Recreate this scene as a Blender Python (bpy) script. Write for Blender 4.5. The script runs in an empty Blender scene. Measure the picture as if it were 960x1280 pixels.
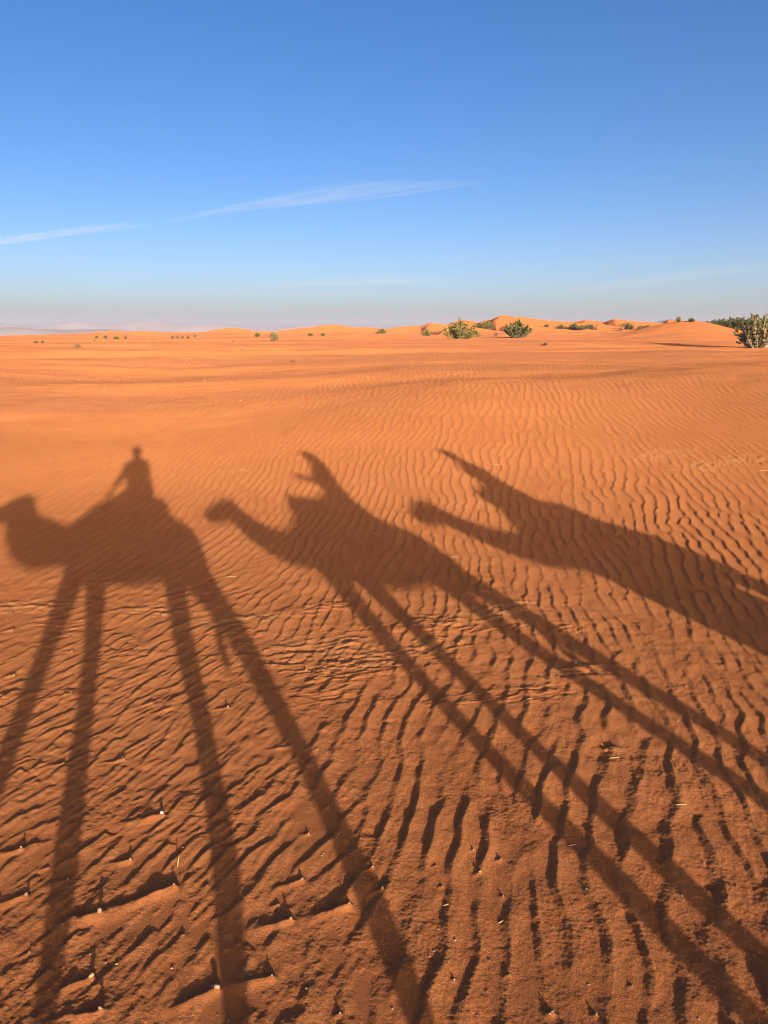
import math, random
import numpy as np

PI = math.pi
# ------------------------------------------------------------------ constants
CAM_H = 2.70                       # eye height of somebody riding a camel
PITCH = math.atan(225 / 930)       # camera looks a little down
FOCAL = 930 / 1280                 # focal length / picture height
SUN_AZ = math.radians(-18.51)      # azimuth the shadows run to, from straight ahead
SUN_EL = math.radians(8.94)

# ------------------------------------------------------------------ noise
def smooth(a, b, x):
    t = np.clip((x - a) / (b - a), 0, 1)
    return t * t * (3 - 2 * t)

_tab = {}
def gnoise(x, y, seed):
    """gradient noise, roughly -0.7..0.7"""
    if seed not in _tab:
        r = np.random.RandomState(seed)
        a = r.uniform(0, 2 * PI, (256, 256)).astype(np.float32)
        _tab[seed] = (np.cos(a), np.sin(a))
    gx, gy = _tab[seed]
    xi = np.floor(x); yi = np.floor(y)
    fx = (x - xi).astype(np.float32); fy = (y - yi).astype(np.float32)
    xi = xi.astype(np.int32) & 255; yi = yi.astype(np.int32) & 255
    x1 = (xi + 1) & 255; y1 = (yi + 1) & 255
    u = fx * fx * fx * (fx * (fx * 6 - 15) + 10); v = fy * fy * fy * (fy * (fy * 6 - 15) + 10)
    a = gx[xi, yi] * fx + gy[xi, yi] * fy
    b = gx[x1, yi] * (fx - 1) + gy[x1, yi] * fy
    c = gx[xi, y1] * fx + gy[xi, y1] * (fy - 1)
    d = gx[x1, y1] * (fx - 1) + gy[x1, y1] * (fy - 1)
    return (a + (b - a) * u) + ((c + (d - c) * u) - (a + (b - a) * u)) * v

def fbm(x, y, seed, octaves=4, gain=.5):
    s = 0; amp = 1.
    for k in range(octaves):
        s = s + amp * gnoise(x * 2 ** k, y * 2 ** k, seed + k); amp *= gain
    return s

# ------------------------------------------------------------------ terrain, large forms
def _profile(pts):
    r = np.array([p[0] for p in pts]); z = np.array([p[1] for p in pts])
    lr = np.linspace(0, math.log(20000), 1600); t = np.interp(np.exp(lr) - 1, r, z)
    k = np.exp(-np.linspace(-2.5, 2.5, 61) ** 2); k /= k.sum()
    return lr, np.convolve(np.pad(t, 30, mode='edge'), k, mode='valid')

P_RIGHT = _profile([(0, 0), (8.5, 0), (11, .10), (14, .36), (20, .84), (25, 1.10), (30, 1.13), (40, 1.16), (60, 1.32), (90, 1.58), (130, 1.75),
                    (200, 1.75), (300, 1.2), (500, .2), (900, -6), (2000, -22), (5000, -45), (20000, -110)])
P_LEFT = _profile([(0, 0), (8.5, 0), (11, .02), (14, .08), (20, .28), (25, .48), (30, .68), (40, .95), (60, 1.20), (90, 1.40), (130, 1.45),
                   (200, 1.35), (300, .9), (500, .1), (900, -6), (2000, -22), (5000, -45), (20000, -110)])

# far dunes: crest centre x, y, height, half length, azimuth of the crest, curvature
def _at(px, r):
    a = math.atan((px - 480) / 957.)
    return r * math.sin(a), r * math.cos(a)
DUNES = []
for (px, r, top_px, hl, ang, cur) in [
        (22, 420, 418.5, 18, 70, .004), (60, 460, 417.5, 22, 60, .004), (142, 430, 413.5, 16, 55, .006), (100, 480, 416.5, 25, 65, .004), (182, 440, 413.8, 18, 60, .006), (235, 470, 414.5, 22, 70, .004),
        (290, 420, 410, 17, 60, .006), (272, 450, 414, 25, 70, .004), (325, 440, 414, 25, 65, .004), (372, 400, 411, 18, 60, .005), (415, 390, 406, 22, 62, .005), (395, 420, 409, 24, 62, .005),
        (455, 430, 409, 26, 70, .004), (505, 400, 408, 20, 60, .005), (541, 340, 404, 13, 40, .010), (520, 360, 407, 16, 60, .006),
        (577, 380, 400.5, 15, 66, .006), (605, 400, 403, 20, 60, .005), (629, 330, 395, 15, 48, .008), (612, 350, 400, 18, 60, .006), (660, 380, 402.5, 22, 66, .004), (690, 420, 401, 16, 60, .006),
        (730, 380, 401, 14, 55, .006), (710, 430, 403, 22, 60, .004), (763, 360, 400, 12, 45, .010), (800, 420, 403, 25, 60, .004), (750, 450, 403, 25, 60, .004),
        (840, 430, 401, 20, 60, .004), (675, 340, 404.5, 10, 50, .008), (645, 300, 404, 12, 55, .008), (717, 330, 405, 10, 50, .008), (745, 320, 405.5, 9, 50, .01), (782, 330, 404, 10, 48, .01), (560, 300, 409, 10, 50, .01), (590, 280, 409, 9, 55, .01), (488, 320, 411, 12, 60, .006), (435, 340, 411.5, 12, 55, .006), (350, 350, 414, 10, 60, .006)]:
    x, y = _at(px, r)
    DUNES.append((x, y, CAM_H + r * (415 - top_px) / 957., hl, math.radians(ang), cur))

def macro(x, y):
    r = np.hypot(x, y); az = np.arctan2(x, np.maximum(y, 1e-3)); az = np.where(y > 0, az, np.where(x > 0, 1.2, -1.2))
    lr = np.log(r + 1)
    w = smooth(-.34, .14, az)
    z = np.interp(lr, *P_LEFT) * (1 - w) + np.interp(lr, *P_RIGHT) * w
    # low swells of the plain, stronger with distance
    s = smooth(9, 26, r)
    z = z + s * (.36 * gnoise(x / 15 + 3.3, y / 7 + .2, 11) + .12 * gnoise(x / 5, y / 4, 12)) * smooth(140, 60, r)
    z = z + smooth(15, 30, r) * smooth(300, 150, r) * (.040 * gnoise(.8 * x / 2.2 + .6 * y / 2.2, -.6 * x / 1.6 + .8 * y / 1.6, 14) + .022 * gnoise(.7 * x / .8 - .7 * y / .8, .7 * x / .7 + .7 * y / .7, 15))
    z = z + smooth(60, 140, r) * smooth(900, 400, r) * .55 * gnoise(x / 40, y / 22, 13)
    # the long low bank whose left side lies in thin light
    u = (x - 9.0) * .95 + (y - 27.) * .3; v = -(x - 9.0) * .3 + (y - 27.) * .95
    z = z + .42 * smooth(-4.5, 5.5, u) * np.exp(-(v / 5.5) ** 2)
    # mound at the right, in front of the green bank of bushes
    mx, my = _at(858, 125)
    u = (x - mx); v = (y - my)
    hgt = np.where(u < 0, np.exp(-(np.abs(u) / 9.0) ** 2.0), np.exp(-(np.abs(u) / 5.6) ** 2.2))
    z = z + 2.6 * hgt * np.exp(-(np.abs(v) / 13.) ** 2)
    # far dunes
    far = smooth(190, 240, r)
    if np.any(far > 0):
        m = far > 0
        xs = x[m]; ys = y[m]; base = z[m]; top = np.full(xs.shape, -50.)
        wob = 3.4 * gnoise(xs / 16, ys / 16, 21) + 1.8 * gnoise(xs / 6, ys / 6, 22)
        for (dx, dy, H, hl, ang, cur) in DUNES:
            near = (np.abs(xs - dx) < 4 * hl) & (np.abs(ys - dy) < 150)
            X = xs[near] - dx; Y = ys[near] - dy
            c, s_ = math.cos(ang), math.sin(ang)
            a = X * s_ + Y * c * .5            # along the crest
            v = -X * c + Y * s_ * .35 + wob[near] + cur * a * a * 2     # across it, + = lee
            He = H * np.exp(-(a / hl) ** 2 * .8)
            d = np.minimum(He + v * .16, He - v * .42)
            top[near] = np.maximum(top[near], d)
        k = .35
        dd = np.maximum(base, top); 
        z = z.copy(); z[m] = base + (np.where(np.abs(base - top) < k, dd + (k - np.abs(base - top)) ** 2 / (4 * k), dd) - base) * far[m]
    return z

# ------------------------------------------------------------------ wind ripples
def waves(x, y, lam, spread, ang_spread, az, seed, n=46):
    """complex band-passed noise: its phase counts ripples, its size says how strong they are"""
    r = np.random.RandomState(seed)
    re = np.zeros(x.shape, np.float32); im = np.zeros(x.shape, np.float32)
    for j in range(n):
        k = 2 * PI / lam * (1 + r.randn() * spread)
        t = az + r.randn() * ang_spread           # crest azimuth; the wave vector points left of it
        ph = (k * (math.cos(t) * x - math.sin(t) * y) + r.uniform(0, 2 * PI)).astype(np.float32)
        re += np.cos(ph); im += np.sin(ph)
    s = 1 / math.sqrt(n)
    return re * s, im * s

def saw(ph, lee):
    """ripple section: the left (lee) side short and steep, the right side long; 0..1"""
    u = np.mod(ph / (2 * PI), 1.)
    up = u / lee; dn = (1 - u) / (1 - lee)
    t = np.minimum(up, dn)
    return np.where(up < dn, t * t * (3 - 2 * t) * .5 + t * .5, t ** 1.25)

# crusted ledges of old bedded sand sticking out of the surface: x, y, half length, half width, azimuth
CRUST = [(-1.35, 6.75, .55, .16, 78), (-.62, 6.05, .75, .30, 70), (-.25, 5.75, .50, .22, 66), (1.05, 6.95, .75, .22, 62), (.35, 6.1, .5, .25, 75),
         (-3.6, 7.1, .75, .22, 84), (-2.4, 7.0, .35, .2, 80), (6.2, 13.2, 1.5, .45, 74), (7.2, 12.3, .9, .35, 78), (1.55, 5.6, .35, .12, 70), (1.55, 4.45, .10, .035, 80), (-2.1, 6.9, .3, .12, 82),
         (5.2, 13.9, .9, .4, 70), (-11., 46., 4., 1.5, 88)]
def crust_mask(x, y):
    m = np.zeros(x.shape)
    for (cx, cy, L, W, a) in CRUST:
        a = math.radians(a); s, c = math.sin(a), math.cos(a)
        near = np.hypot(x - cx, y - cy) < L * 2.5 + W * 3
        X = x[near] - cx; Y = y[near] - cy
        u = X * s + Y * c; v = X * c - Y * s
        n = gnoise(X / W * 1.3 + cx, Y / W * 2.2 + cy, 31) + .5 * gnoise(X / W * 4 + cx, Y / W * 5, 32)
        d = 1.0 - (u / L) ** 2 - (v / W) ** 2 + n * 1.3
        m[near] = np.maximum(m[near], smooth(0.1, .9, d))
    return m

# pebbles on the sand: x, y, size, height of the sand tail; drift tails run down-wind (left, a little toward the camel)
PEBBLES = [(-1.27, 3.733, 0.022, 0.3), (-1.33, 3.362, 0.014, 0.16), (-1.942, 3.449, 0.018, 0.28), (-1.759, 3.112, 0.016, 0.28), (-1.349, 2.983, 0.026, 0.24), (-1.046, 3.166, 0.024, 0.62), (-1.252, 2.628, 0.017, 0.24), (-1.151, 2.459, 0.02, 0.3), (-1.582, 2.763, 0.01, 0.08), (-0.702, 2.576, 0.018, 0.26), (-0.481, 2.632, 0.017, 0.24), (-0.437, 2.948, 0.018, 0.26), (-0.413, 3.221, 0.013, 0.18), (-0.166, 3.038, 0.02, 0.3), (-0.008, 3.149, 0.012, 0.1), (-0.058, 3.302, 0.012, 0.12), (-0.511, 3.054, 0.009, 0.07), (-0.416, 3.579, 0.009, 0.06), (-0.882, 3.182, 0.008, 0.05), (-0.179, 2.459, 0.01, 0.05), (-1.684, 4.306, 0.012, 0.22), (-2.058, 4.269, 0.011, 0.18), (-2.521, 4.468, 0.01, 0.12), (-2.985, 5.528, 0.012, 0.12), (-3.456, 6.473, 0.014, 0.22), (-2.708, 5.992, 0.012, 0.18), (-3.268, 6.792, 0.01, 0.26), (-2.634, 6.985, 0.01, 0.16), (-2.251, 6.251, 0.009, 0.1), (-1.566, 4.978, 0.014, 0.24), (-1.732, 5.063, 0.012, 0.16), (-1.15, 4.99, 0.012, 0.18), (-0.616, 4.468, 0.014, 0.22), (-0.636, 5.616, 0.011, 0.14), (-2.098, 7.475, 0.014, 0.25), (0.27, 3.32, 0.009, 0.06), (0.479, 3.442, 0.01, 0.07), (0.615, 3.374, 0.011, 0.08), (0.292, 3.177, 0.009, 0.05), (0.492, 3.273, 0.01, 0.07), (0.089, 3.227, 0.008, 0), (0.542, 2.649, 0.008, 0.04), (0.301, 2.624, 0.009, 0.05), (0.729, 2.978, 0.008, 0.03), (0.586, 3.112, 0.008, 0.03), (0.911, 3.038, 0.008, 0), (0.684, 2.463, 0.012, 0.05), (0.861, 2.456, 0.009, 0.04), (1.935, 4.206, 0.007, 0), (1.051, 2.592, 0.008, 0.03), (-3.304, 8.082, 0.022, 0), (-3.233, 8.111, 0.026, 0), (1.625, 2.963, 0.008, 0.04), (1.671, 3.344, 0.008, 0.03), (-1.741, 3.314, 0.008, 0.06), (-0.152, 2.252, 0.01, 0), (-1.398, 2.69, 0.007, 0.04), (-0.92, 2.867, 0.007, 0.05), (-1.602, 3.227, 0.008, 0.05), (-0.654, 2.821, 0.007, 0.03), (-1.142, 3.182, 0.008, 0.06), (-0.327, 3.814, 0.009, 0.05), (-0.645, 3.755, 0.009, 0.06), (-1.022, 3.6, 0.008, 0.05), (-1.444, 3.89, 0.008, 0.07)]
def pebble_spots():
    return PEBBLES

def detail(x, y):
    """ripples, grains, ledges and drift tails; returns height and two masks"""
    r = np.hypot(x, y)
    shp = x.shape
    # bends of the ripple field
    wx = x + .16 * gnoise(x / 1.1, y / 1.6, 41) + .055 * gnoise(x / .50, y / .34, 42) + .5 * gnoise(x / 5, y / 6, 43)
    wy = y + .25 * gnoise(x / 1.3, y / 1.5, 44)
    fine_y = smooth(13, 5, r)
    wx2 = x + .10 * gnoise(x / 1.2, y / 1.8, 45) + .050 * gnoise(x / .34, y / .26, 46) + .9 * gnoise(x / 7, y / 9, 47)
    # three families: broad near ones, middle ones, wide far ones, and short diagonal ones at the left
    ra, ia = waves(wx, wy, .152, .100, math.radians(6.5), math.radians(12), 1)
    rb, ib = waves(wx2, wy, .152, .09, math.radians(5), math.radians(9), 2)
    rc, ic = waves(wx2, wy, .205, .08, math.radians(6), math.radians(6), 3)
    rd, idd = waves(wx, wy, .155, .22, math.radians(13), math.radians(23), 4)
    nz = gnoise(x / 2.3, y / 2.3, 51)
    q = r + 1.5 * nz
    left = smooth(.1, -.9, x + .17 * (y - 3) + .5 * nz) * smooth(9.5, 7.0, q)
    wa = smooth(7.2, 5.2, q); wc = smooth(14., 20., q)
    wb = np.clip(1 - wa - wc, 0, 1)
    wd = left; wa = wa * (1 - left); wb = wb * (1 - left)
    re = ra * wa + rb * wb + rc * wc + rd * wd; im = ia * wa + ib * wb + ic * wc + idd * wd
    A = np.hypot(re, im); ph = np.arctan2(im, re)
    patch = smooth(-.35, .25, gnoise(x / 1.7 + 9, y / 2.4, 52) + .25)
    amp = wa * (.0120 + .0055 * smooth(4.6, 3.4, r)) + wb * .0102 + wc * .0102 + wd * .0115
    amp = amp * (.45 + .55 * np.maximum(patch, .75 * wa)) * (1 - fine_y * .60 * smooth(.08, -.32, gnoise(x / .26 + 2, y / .42, 66)))
    amp = amp * (1 - .55 * smooth(-.5, -5.0, x + .12 * y) * smooth(5.5, 8.5, q))       # calmer at the left
    amp = amp * (1 + .35 * smooth(2.0, 5.0, x) * smooth(6, 9, q) * smooth(14, 11, q))     # rough patch at the right
    amp = amp * (1 - .8 * smooth(34, 75, r))
    A2 = (.30 + .15 * wa) * smooth(.02, .2, A) + (.70 - .15 * wa) * smooth(.12, .85, A)
    h = amp * A2 * saw(ph + .25 * gnoise(x / .09, y / .09, 53) * smooth(7, 10, r), .24 + .06 * wa)
    # small secondary ripples between the big ones
    r2, i2 = waves(wx2, wy, .075, .2, math.radians(14), math.radians(24), 5, 30)
    h = h + .0028 * smooth(9, 6, r) * smooth(.2, 1.2, np.hypot(r2, i2)) * (.5 + .5 * np.cos(np.arctan2(i2, r2))) * (.3 + .7 * patch) * (.5 + wd)
    xr = .83 * x + .558 * y; yr = -.558 * x + .83 * y
    # hummocks and grains
    g = smooth(16, 6, r)
    h = h + .013 * gnoise(xr / .55, yr / .5, 54) * (.5 + .5 * smooth(12, 6, r)) + .0060 * gnoise(xr / .13, yr / .13, 55) * g
    rough = .65 + .5 * smooth(-.3, .3, gnoise(xr / .5, yr / .7, 67))
    h = h + g * rough * (.0026 * gnoise(xr / .045, yr / .05, 56) + .0022 * gnoise(xr / .021, yr / .021, 57) + .0016 * gnoise(xr / .0115, yr / .0115, 58))
    # pits and scuffs
    sc = gnoise(xr / .30, yr / .24, 59) + .4 * gnoise(xr / .1, yr / .1, 60)
    h = h - .008 * smooth(.42, .80, sc) * smooth(11, 7, r)
    # crust
    cm = crust_mask(x, y)
    xc = .94 * x + .34 * y; yc = -.34 * x + .94 * y; wq = .9 * gnoise(x / .21, y / .21, 65)
    t = gnoise(xc / .30 + 5, yc / .11 + wq, 61) + .55 * gnoise(xc / .10, yc / .05 + wq, 62)
    terr = np.floor((t + 1.2) * 2.4) / 2.4 - 1.2
    h = h * (1 - .5 * cm) + cm * (.008 + .019 * (.8 * terr + .2 * t) + .004 * gnoise(x / .03, y / .02, 63))
    # thin broken scarps in the band of old bedding
    u = x * .94 + y * .34; v = -x * .34 + y * .94
    band = smooth(4.6, 5.4, y) * smooth(8.6, 7.2, y) * smooth(2.6, 1.2, x) * smooth(.08, .40, gnoise(x / .9 + 4, y / .45, 68))
    band = np.maximum(band, .8 * smooth(0, .35, gnoise(x / 1.2, y / .6, 69)) * smooth(4.3, 5.2, x) * smooth(10.2, 11.2, y) * smooth(15, 13.4, y))
    for sd, ll, ww, hh in ((71, .42, .10, .016), (72, .22, .05, .010)):
        t = gnoise(u / ll, v / ww + .75 * gnoise(u / .19, v / .16, sd + 5), sd)
        h = h + band * .6 * hh * smooth(-.03, .03, t) * np.exp(-np.clip(t, 0, 9) / .22)
    # drift tails behind the pebbles
    for (px, py, s, tail) in PEBBLES:
        if tail <= 0: continue
        near = (np.abs(x - px) < tail * 1.6 + .1) & (np.abs(y - py) < tail * 1.3 + .1)
        if not near.any(): continue
        X = x[near] - px; Y = y[near] - py
        a = math.radians(-112 + 10 * math.sin(px * 37))
        u = X * math.sin(a) + Y * math.cos(a); v = X * math.cos(a) - Y * math.sin(a)
        wdt = s * (1.25 + 1.0 * np.clip(u / tail, 0, 1))
        prof = np.where(u < 0, np.exp(-(u / (s * .8)) ** 2), np.clip(1 - u / tail, 0, 1) ** .8)
        n = 1 + .6 * gnoise(X / .06 + px, Y / .06, 64)
        h[near] = np.maximum(h[near], (s * 1.0) * prof * np.exp(-(np.abs(v) / wdt) ** 1.6) * n + h[near] * .6)
    return h, cm, smooth(.1, .9, A2 * saw(ph, .24))

def height1(x, y):
    xa = np.array([float(x)]); ya = np.array([float(y)])
    return float(macro(xa, ya)[0] + detail(xa, ya)[0][0])
def base1(x, y):
    return float(macro(np.array([float(x)]), np.array([float(y)]))[0])

def spot(px, py):
    """ground point seen at a place of the 960 x 1280 photograph (used once, to read where things stand)"""
    u = (px - 480) / 930; v = -(py - 640) / 930
    d = np.array([u, math.cos(PITCH) + v * math.sin(PITCH), v * math.cos(PITCH) - math.sin(PITCH)])
    ts = np.exp(np.linspace(math.log(1.5), math.log(2500), 3000))
    z = CAM_H + d[2] * ts - macro(d[0] * ts, d[1] * ts)
    i = np.argmax(z < 0)
    t = ts[i - 1] + (ts[i] - ts[i - 1]) * z[i - 1] / (z[i - 1] - z[i])
    return float(d[0] * t), float(d[1] * t)
# ==== BLENDER
import bpy, bmesh
from mathutils import Vector, Matrix, Quaternion

scene = bpy.context.scene
COL = scene.collection
random.seed(7)

def tag(o, label=None, cat=None, group=None, kind=None):
    for k, v in (('label', label), ('category', cat), ('group', group), ('kind', kind)):
        if v: o[k] = v
    return o
def empty(name, loc, rz=0, scale=1):
    o = bpy.data.objects.new(name, None); COL.objects.link(o)
    o.location = loc; o.rotation_euler = (0, 0, rz); o.scale = (scale,) * 3; o.empty_display_size = .2
    return o
def link_mesh(name, me, mat, parent=None):
    o = bpy.data.objects.new(name, me); COL.objects.link(o)
    if mat: me.materials.clear(); me.materials.append(mat)
    o.parent = parent
    return o
def copy_tree(o, parent=None):
    c = o.copy(); COL.objects.link(c); c.parent = parent
    for ch in list(o.children): copy_tree(ch, c)
    return c

# ------------------------------------------------------------------ node helpers
class NT:
    def __init__(s, name):
        s.m = bpy.data.materials.new(name); s.m.use_nodes = True; s.t = s.m.node_tree; s.t.nodes.clear()
        s.out = s.n('ShaderNodeOutputMaterial')
    def n(s, typ, **kw):
        x = s.t.nodes.new(typ)
        for k, v in kw.items(): setattr(x, k, v)
        return x
    def l(s, a, b): s.t.links.new(a, b)
    def mix(s, fac, a, b, blend='MIX'):
        x = s.n('ShaderNodeMix', data_type='RGBA', blend_type=blend)
        for i, v in ((0, fac), (6, a), (7, b)):
            if isinstance(v, (int, float, tuple)): x.inputs[i].default_value = v if not isinstance(v, tuple) else (*v, 1)[:4]
            else: s.l(v, x.inputs[i])
        return x.outputs[2]
    def noise(s, vec, scale, detail=4, rough=.55, dist=0):
        x = s.n('ShaderNodeTexNoise'); x.inputs['Scale'].default_value = scale; x.inputs['Detail'].default_value = detail
        x.inputs['Roughness'].default_value = rough; x.inputs['Distortion'].default_value = dist
        if vec: s.l(vec, x.inputs['Vector'])
        return x.outputs['Fac']
    def ramp(s, fac, a, b, lo=0., hi=1.):
        x = s.n('ShaderNodeMapRange', interpolation_type='SMOOTHSTEP')
        x.inputs[1].default_value = a; x.inputs[2].default_value = b; x.inputs[3].default_value = lo; x.inputs[4].default_value = hi
        s.l(fac, x.inputs[0]); return x.outputs[0]
    def scaled(s, vec, sx, sy, sz):
        x = s.n('ShaderNodeMapping'); x.inputs['Scale'].default_value = (sx, sy, sz); s.l(vec, x.inputs[0]); return x.outputs[0]
    def bsdf(s, color, rough=.9, normal=None, spec=.2, diff_rough=.0):
        x = s.n('ShaderNodeBsdfPrincipled')
        if isinstance(color, tuple): x.inputs['Base Color'].default_value = (*color, 1)
        else: s.l(color, x.inputs['Base Color'])
        x.inputs['Roughness'].default_value = rough; x.inputs['Specular IOR Level'].default_value = spec
        x.inputs['Diffuse Roughness'].default_value = diff_rough
        if normal: s.l(normal, x.inputs['Normal'])
        return x
    def bump(s, h, dist, strength=1., normal=None):
        x = s.n('ShaderNodeBump'); x.inputs['Distance'].default_value = dist; x.inputs['Strength'].default_value = strength
        s.l(h, x.inputs['Height'])
        if normal: s.l(normal, x.inputs['Normal'])
        return x.outputs[0]
    def done(s, shader):
        s.l(shader.outputs[0], s.out.inputs[0]); return s.m

def sand_material():
    N = NT('sand')
    g = N.n('ShaderNodeNewGeometry'); P = g.outputs['Position']
    crust = N.n('ShaderNodeAttribute', attribute_name='crust').outputs['Fac']
    crest = N.n('ShaderNodeAttribute', attribute_name='crest').outputs['Fac']
    dune = N.n('ShaderNodeAttribute', attribute_name='dune').outputs['Fac']
    c = N.mix(N.ramp(N.noise(P, .35, 5), .35, .65), SAND_A, SAND_B)
    # broad streaks of coarser, redder sand on the open plain
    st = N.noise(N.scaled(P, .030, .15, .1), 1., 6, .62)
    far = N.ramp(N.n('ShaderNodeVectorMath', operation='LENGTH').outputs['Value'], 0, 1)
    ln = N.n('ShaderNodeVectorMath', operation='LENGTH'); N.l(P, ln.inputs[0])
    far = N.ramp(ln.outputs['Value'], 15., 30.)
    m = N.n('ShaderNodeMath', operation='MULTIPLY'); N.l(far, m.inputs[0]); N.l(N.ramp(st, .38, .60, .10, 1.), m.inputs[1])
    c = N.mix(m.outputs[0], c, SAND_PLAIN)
    c = N.mix(dune, c, SAND_DUNE)
    c = N.mix(N.ramp(ln.outputs['Value'], 520., 900.), c, (.30, .20, .15))      # stony plain behind the dunes
    # grains of many colours
    gr = N.noise(P, 330, 2, .7)
    c = N.mix(N.ramp(gr, .38, .66, 0, .75), c, (.30, .100, .034), 'MIX')
    gr2 = N.noise(P, 140, 2, .6)
    c = N.mix(N.ramp(gr2, .58, .72, 0, .5), c, (.62, .33, .15), 'MIX')
    c = N.mix(N.ramp(N.noise(P, 9, 4), .45, .7, 0, .30), c, (.36, .115, .036))
    cr = N.n('ShaderNodeMath', operation='MULTIPLY'); N.l(crest, cr.inputs[0]); cr.inputs[1].default_value = .15
    c = N.mix(cr.outputs[0], c, (.58, .27, .10))
    cu = N.n('ShaderNodeMath', operation='MULTIPLY'); N.l(crust, cu.inputs[0]); N.l(N.ramp(N.noise(P, 14, 4), .3, .7, .0, .28), cu.inputs[1])
    c = N.mix(cu.outputs[0], c, (.62, .33, .14))
    b = N.bump(N.noise(P, 120, 3, .7), .012, .7)
    b = N.bump(N.noise(P, 330, 2, .6), .006, .7, b)
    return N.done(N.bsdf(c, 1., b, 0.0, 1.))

SAND_A = (.490, .178, .070); SAND_B = (.450, .158, .061)
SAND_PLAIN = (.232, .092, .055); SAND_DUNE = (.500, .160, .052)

def simple(name, ca, cb, scale, rough=.8, bump=None, spec=.2):
    N = NT(name); tc = N.n('ShaderNodeTexCoord').outputs['Object']
    c = N.mix(N.ramp(N.noise(tc, scale, 5), .35, .65), ca, cb)
    nb = N.bump(N.noise(tc, scale * 3, 4), bump) if bump else None
    return N.done(N.bsdf(c, rough, nb, spec))

def leaf_material(name, a, b, dry):
    N = NT(name); g = N.n('ShaderNodeNewGeometry')
    c = N.mix(g.outputs['Random Per Island'], a, b)
    w = N.n('ShaderNodeTexWhiteNoise', noise_dimensions='1D'); N.l(g.outputs['Random Per Island'], w.inputs['W'])
    c = N.mix(N.ramp(w.outputs['Value'], .80, .86), c, dry)
    return N.done(N.bsdf(c, .55, None, .35))

# ------------------------------------------------------------------ the sand sheet
def build_ground():
    cx, cy = 0., -1.2
    fine = np.radians(np.arange(-46, 46.0001, .058))
    coarse = np.radians(np.arange(50, 310.1, 4.))
    ang = np.concatenate([fine, coarse]); na = len(ang)
    rr = [.15]; r = .15
    while r < 1.9: r *= 1.25; rr.append(r)
    while r < 9000:
        rc = max(r - 1.2, 1.)
        if rc < 14: d = max(.0048, rc * rc * .00034)
        elif rc < 45: d = rc * rc * .00036 * (14 / rc) ** .55
        elif rc < 600: d = .0085 * rc
        else: d = .05 * rc
        r += d; rr.append(r)
    R = np.array(rr); nr = len(R)
    A_, R_ = np.meshgrid(ang, R)
    X = (cx + np.sin(A_) * R_).ravel(); Y = (cy + np.cos(A_) * R_).ravel()
    Z = np.zeros(X.size); crust = np.zeros(X.size); crest = np.zeros(X.size)
    for s in range(0, X.size, 400000):
        sl = slice(s, s + 400000); Z[sl] = macro(X[sl], Y[sl])
    dist = np.hypot(X, Y)
    m = (np.abs(A_.ravel()) < math.radians(46.01)) & (R_.ravel() > 1.95) & (dist < 90)
    idx = np.nonzero(m)[0]
    for s in range(0, idx.size, 300000):
        i = idx[s:s + 300000]
        h, cm, cr = detail(X[i], Y[i])
        f = smooth(46, 43, np.degrees(np.abs(A_.ravel()[i])))
        Z[i] += h * f * smooth(90, 60, dist[i]); crust[i] = cm; crest[i] = cr * f * smooth(80, 30, dist[i])
    i, j = np.meshgrid(np.arange(nr - 1), np.arange(na), indexing='ij')
    jn = (j + 1) % na
    quads = np.stack([i * na + j, i * na + jn, (i + 1) * na + jn, (i + 1) * na + j], -1).reshape(-1, 4)[:, ::-1]
    # centre fan closed with one polygon ring
    me = bpy.data.meshes.new('sand')
    nv = X.size; nq = len(quads)
    me.vertices.add(nv); me.vertices.foreach_set('co', np.stack([X, Y, Z], -1).astype(np.float32).ravel())
    hub = np.arange(na)[::-1]
    me.loops.add(nq * 4 + na); me.loops.foreach_set('vertex_index', np.concatenate([quads.ravel(), hub]).astype(np.int32))
    me.polygons.add(nq + 1)
    me.polygons.foreach_set('loop_start', np.concatenate([np.arange(nq) * 4, [nq * 4]]).astype(np.int32))
    me.polygons.foreach_set('use_smooth', np.ones(nq + 1, bool))
    me.update(calc_edges=True)
    dune = smooth(190, 260, dist) * smooth(.8, 2.2, Z - np.interp(np.log(dist + 1), *P_RIGHT)) 
    mx, my = _at(858, 125)
    dune = np.maximum(dune, .7 * np.exp(-((X - mx) / 9.) ** 2 - ((Y - my) / 11.) ** 2))
    for nme, arr in (('crust', crust), ('crest', crest), ('dune', dune)):
        a = me.attributes.new(nme, 'FLOAT', 'POINT'); a.data.foreach_set('value', arr.astype(np.float32))
    print('ground', nr, na, nv)
    return tag(link_mesh('sand_ground', me, sand_material()), 'orange wind-rippled desert sand running out to low dunes', kind='structure')
build_ground()

# ------------------------------------------------------------------ far hills
def ridge_mesh(pts, depth, name, mat, label, seed):
    """a range of hills: skyline (px, height over the plain) at a distance, with real depth"""
    me = bpy.data.meshes.new(name); V = []; F = []
    n = 260; m = 14
    px = np.array([p[0] for p in pts]); hh = np.array([p[1] for p in pts]); dd = np.array([p[2] for p in pts])
    for i in range(n + 1):
        p = px[0] + (px[-1] - px[0]) * i / n
        H = np.interp(p, px, hh); D = np.interp(p, px, dd)
        for j in range(m + 1):
            t = j / m; d = D + (t - .5) * depth
            x, y = _at(p, d)
            prof = math.sin(PI * t) ** .8
            nz = float(fbm(np.array([x / 420.]), np.array([y / 420.]), seed, 5)[0])
            V.append((x, y, -80 + max(0, (H + 80) * prof * (1 + .30 * nz))))
    for i in range(n):
        for j in range(m):
            a = i * (m + 1) + j; F.append((a, a + m + 1, a + m + 2, a + 1))
    me.from_pydata(V, [], F); me.polygons.foreach_set('use_smooth', [True] * len(F))
    return tag(link_mesh(name, me, mat), label, kind='structure')
M_rock = simple('far_rock', (.56, .42, .38), (.52, .38, .34), .004)
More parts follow.
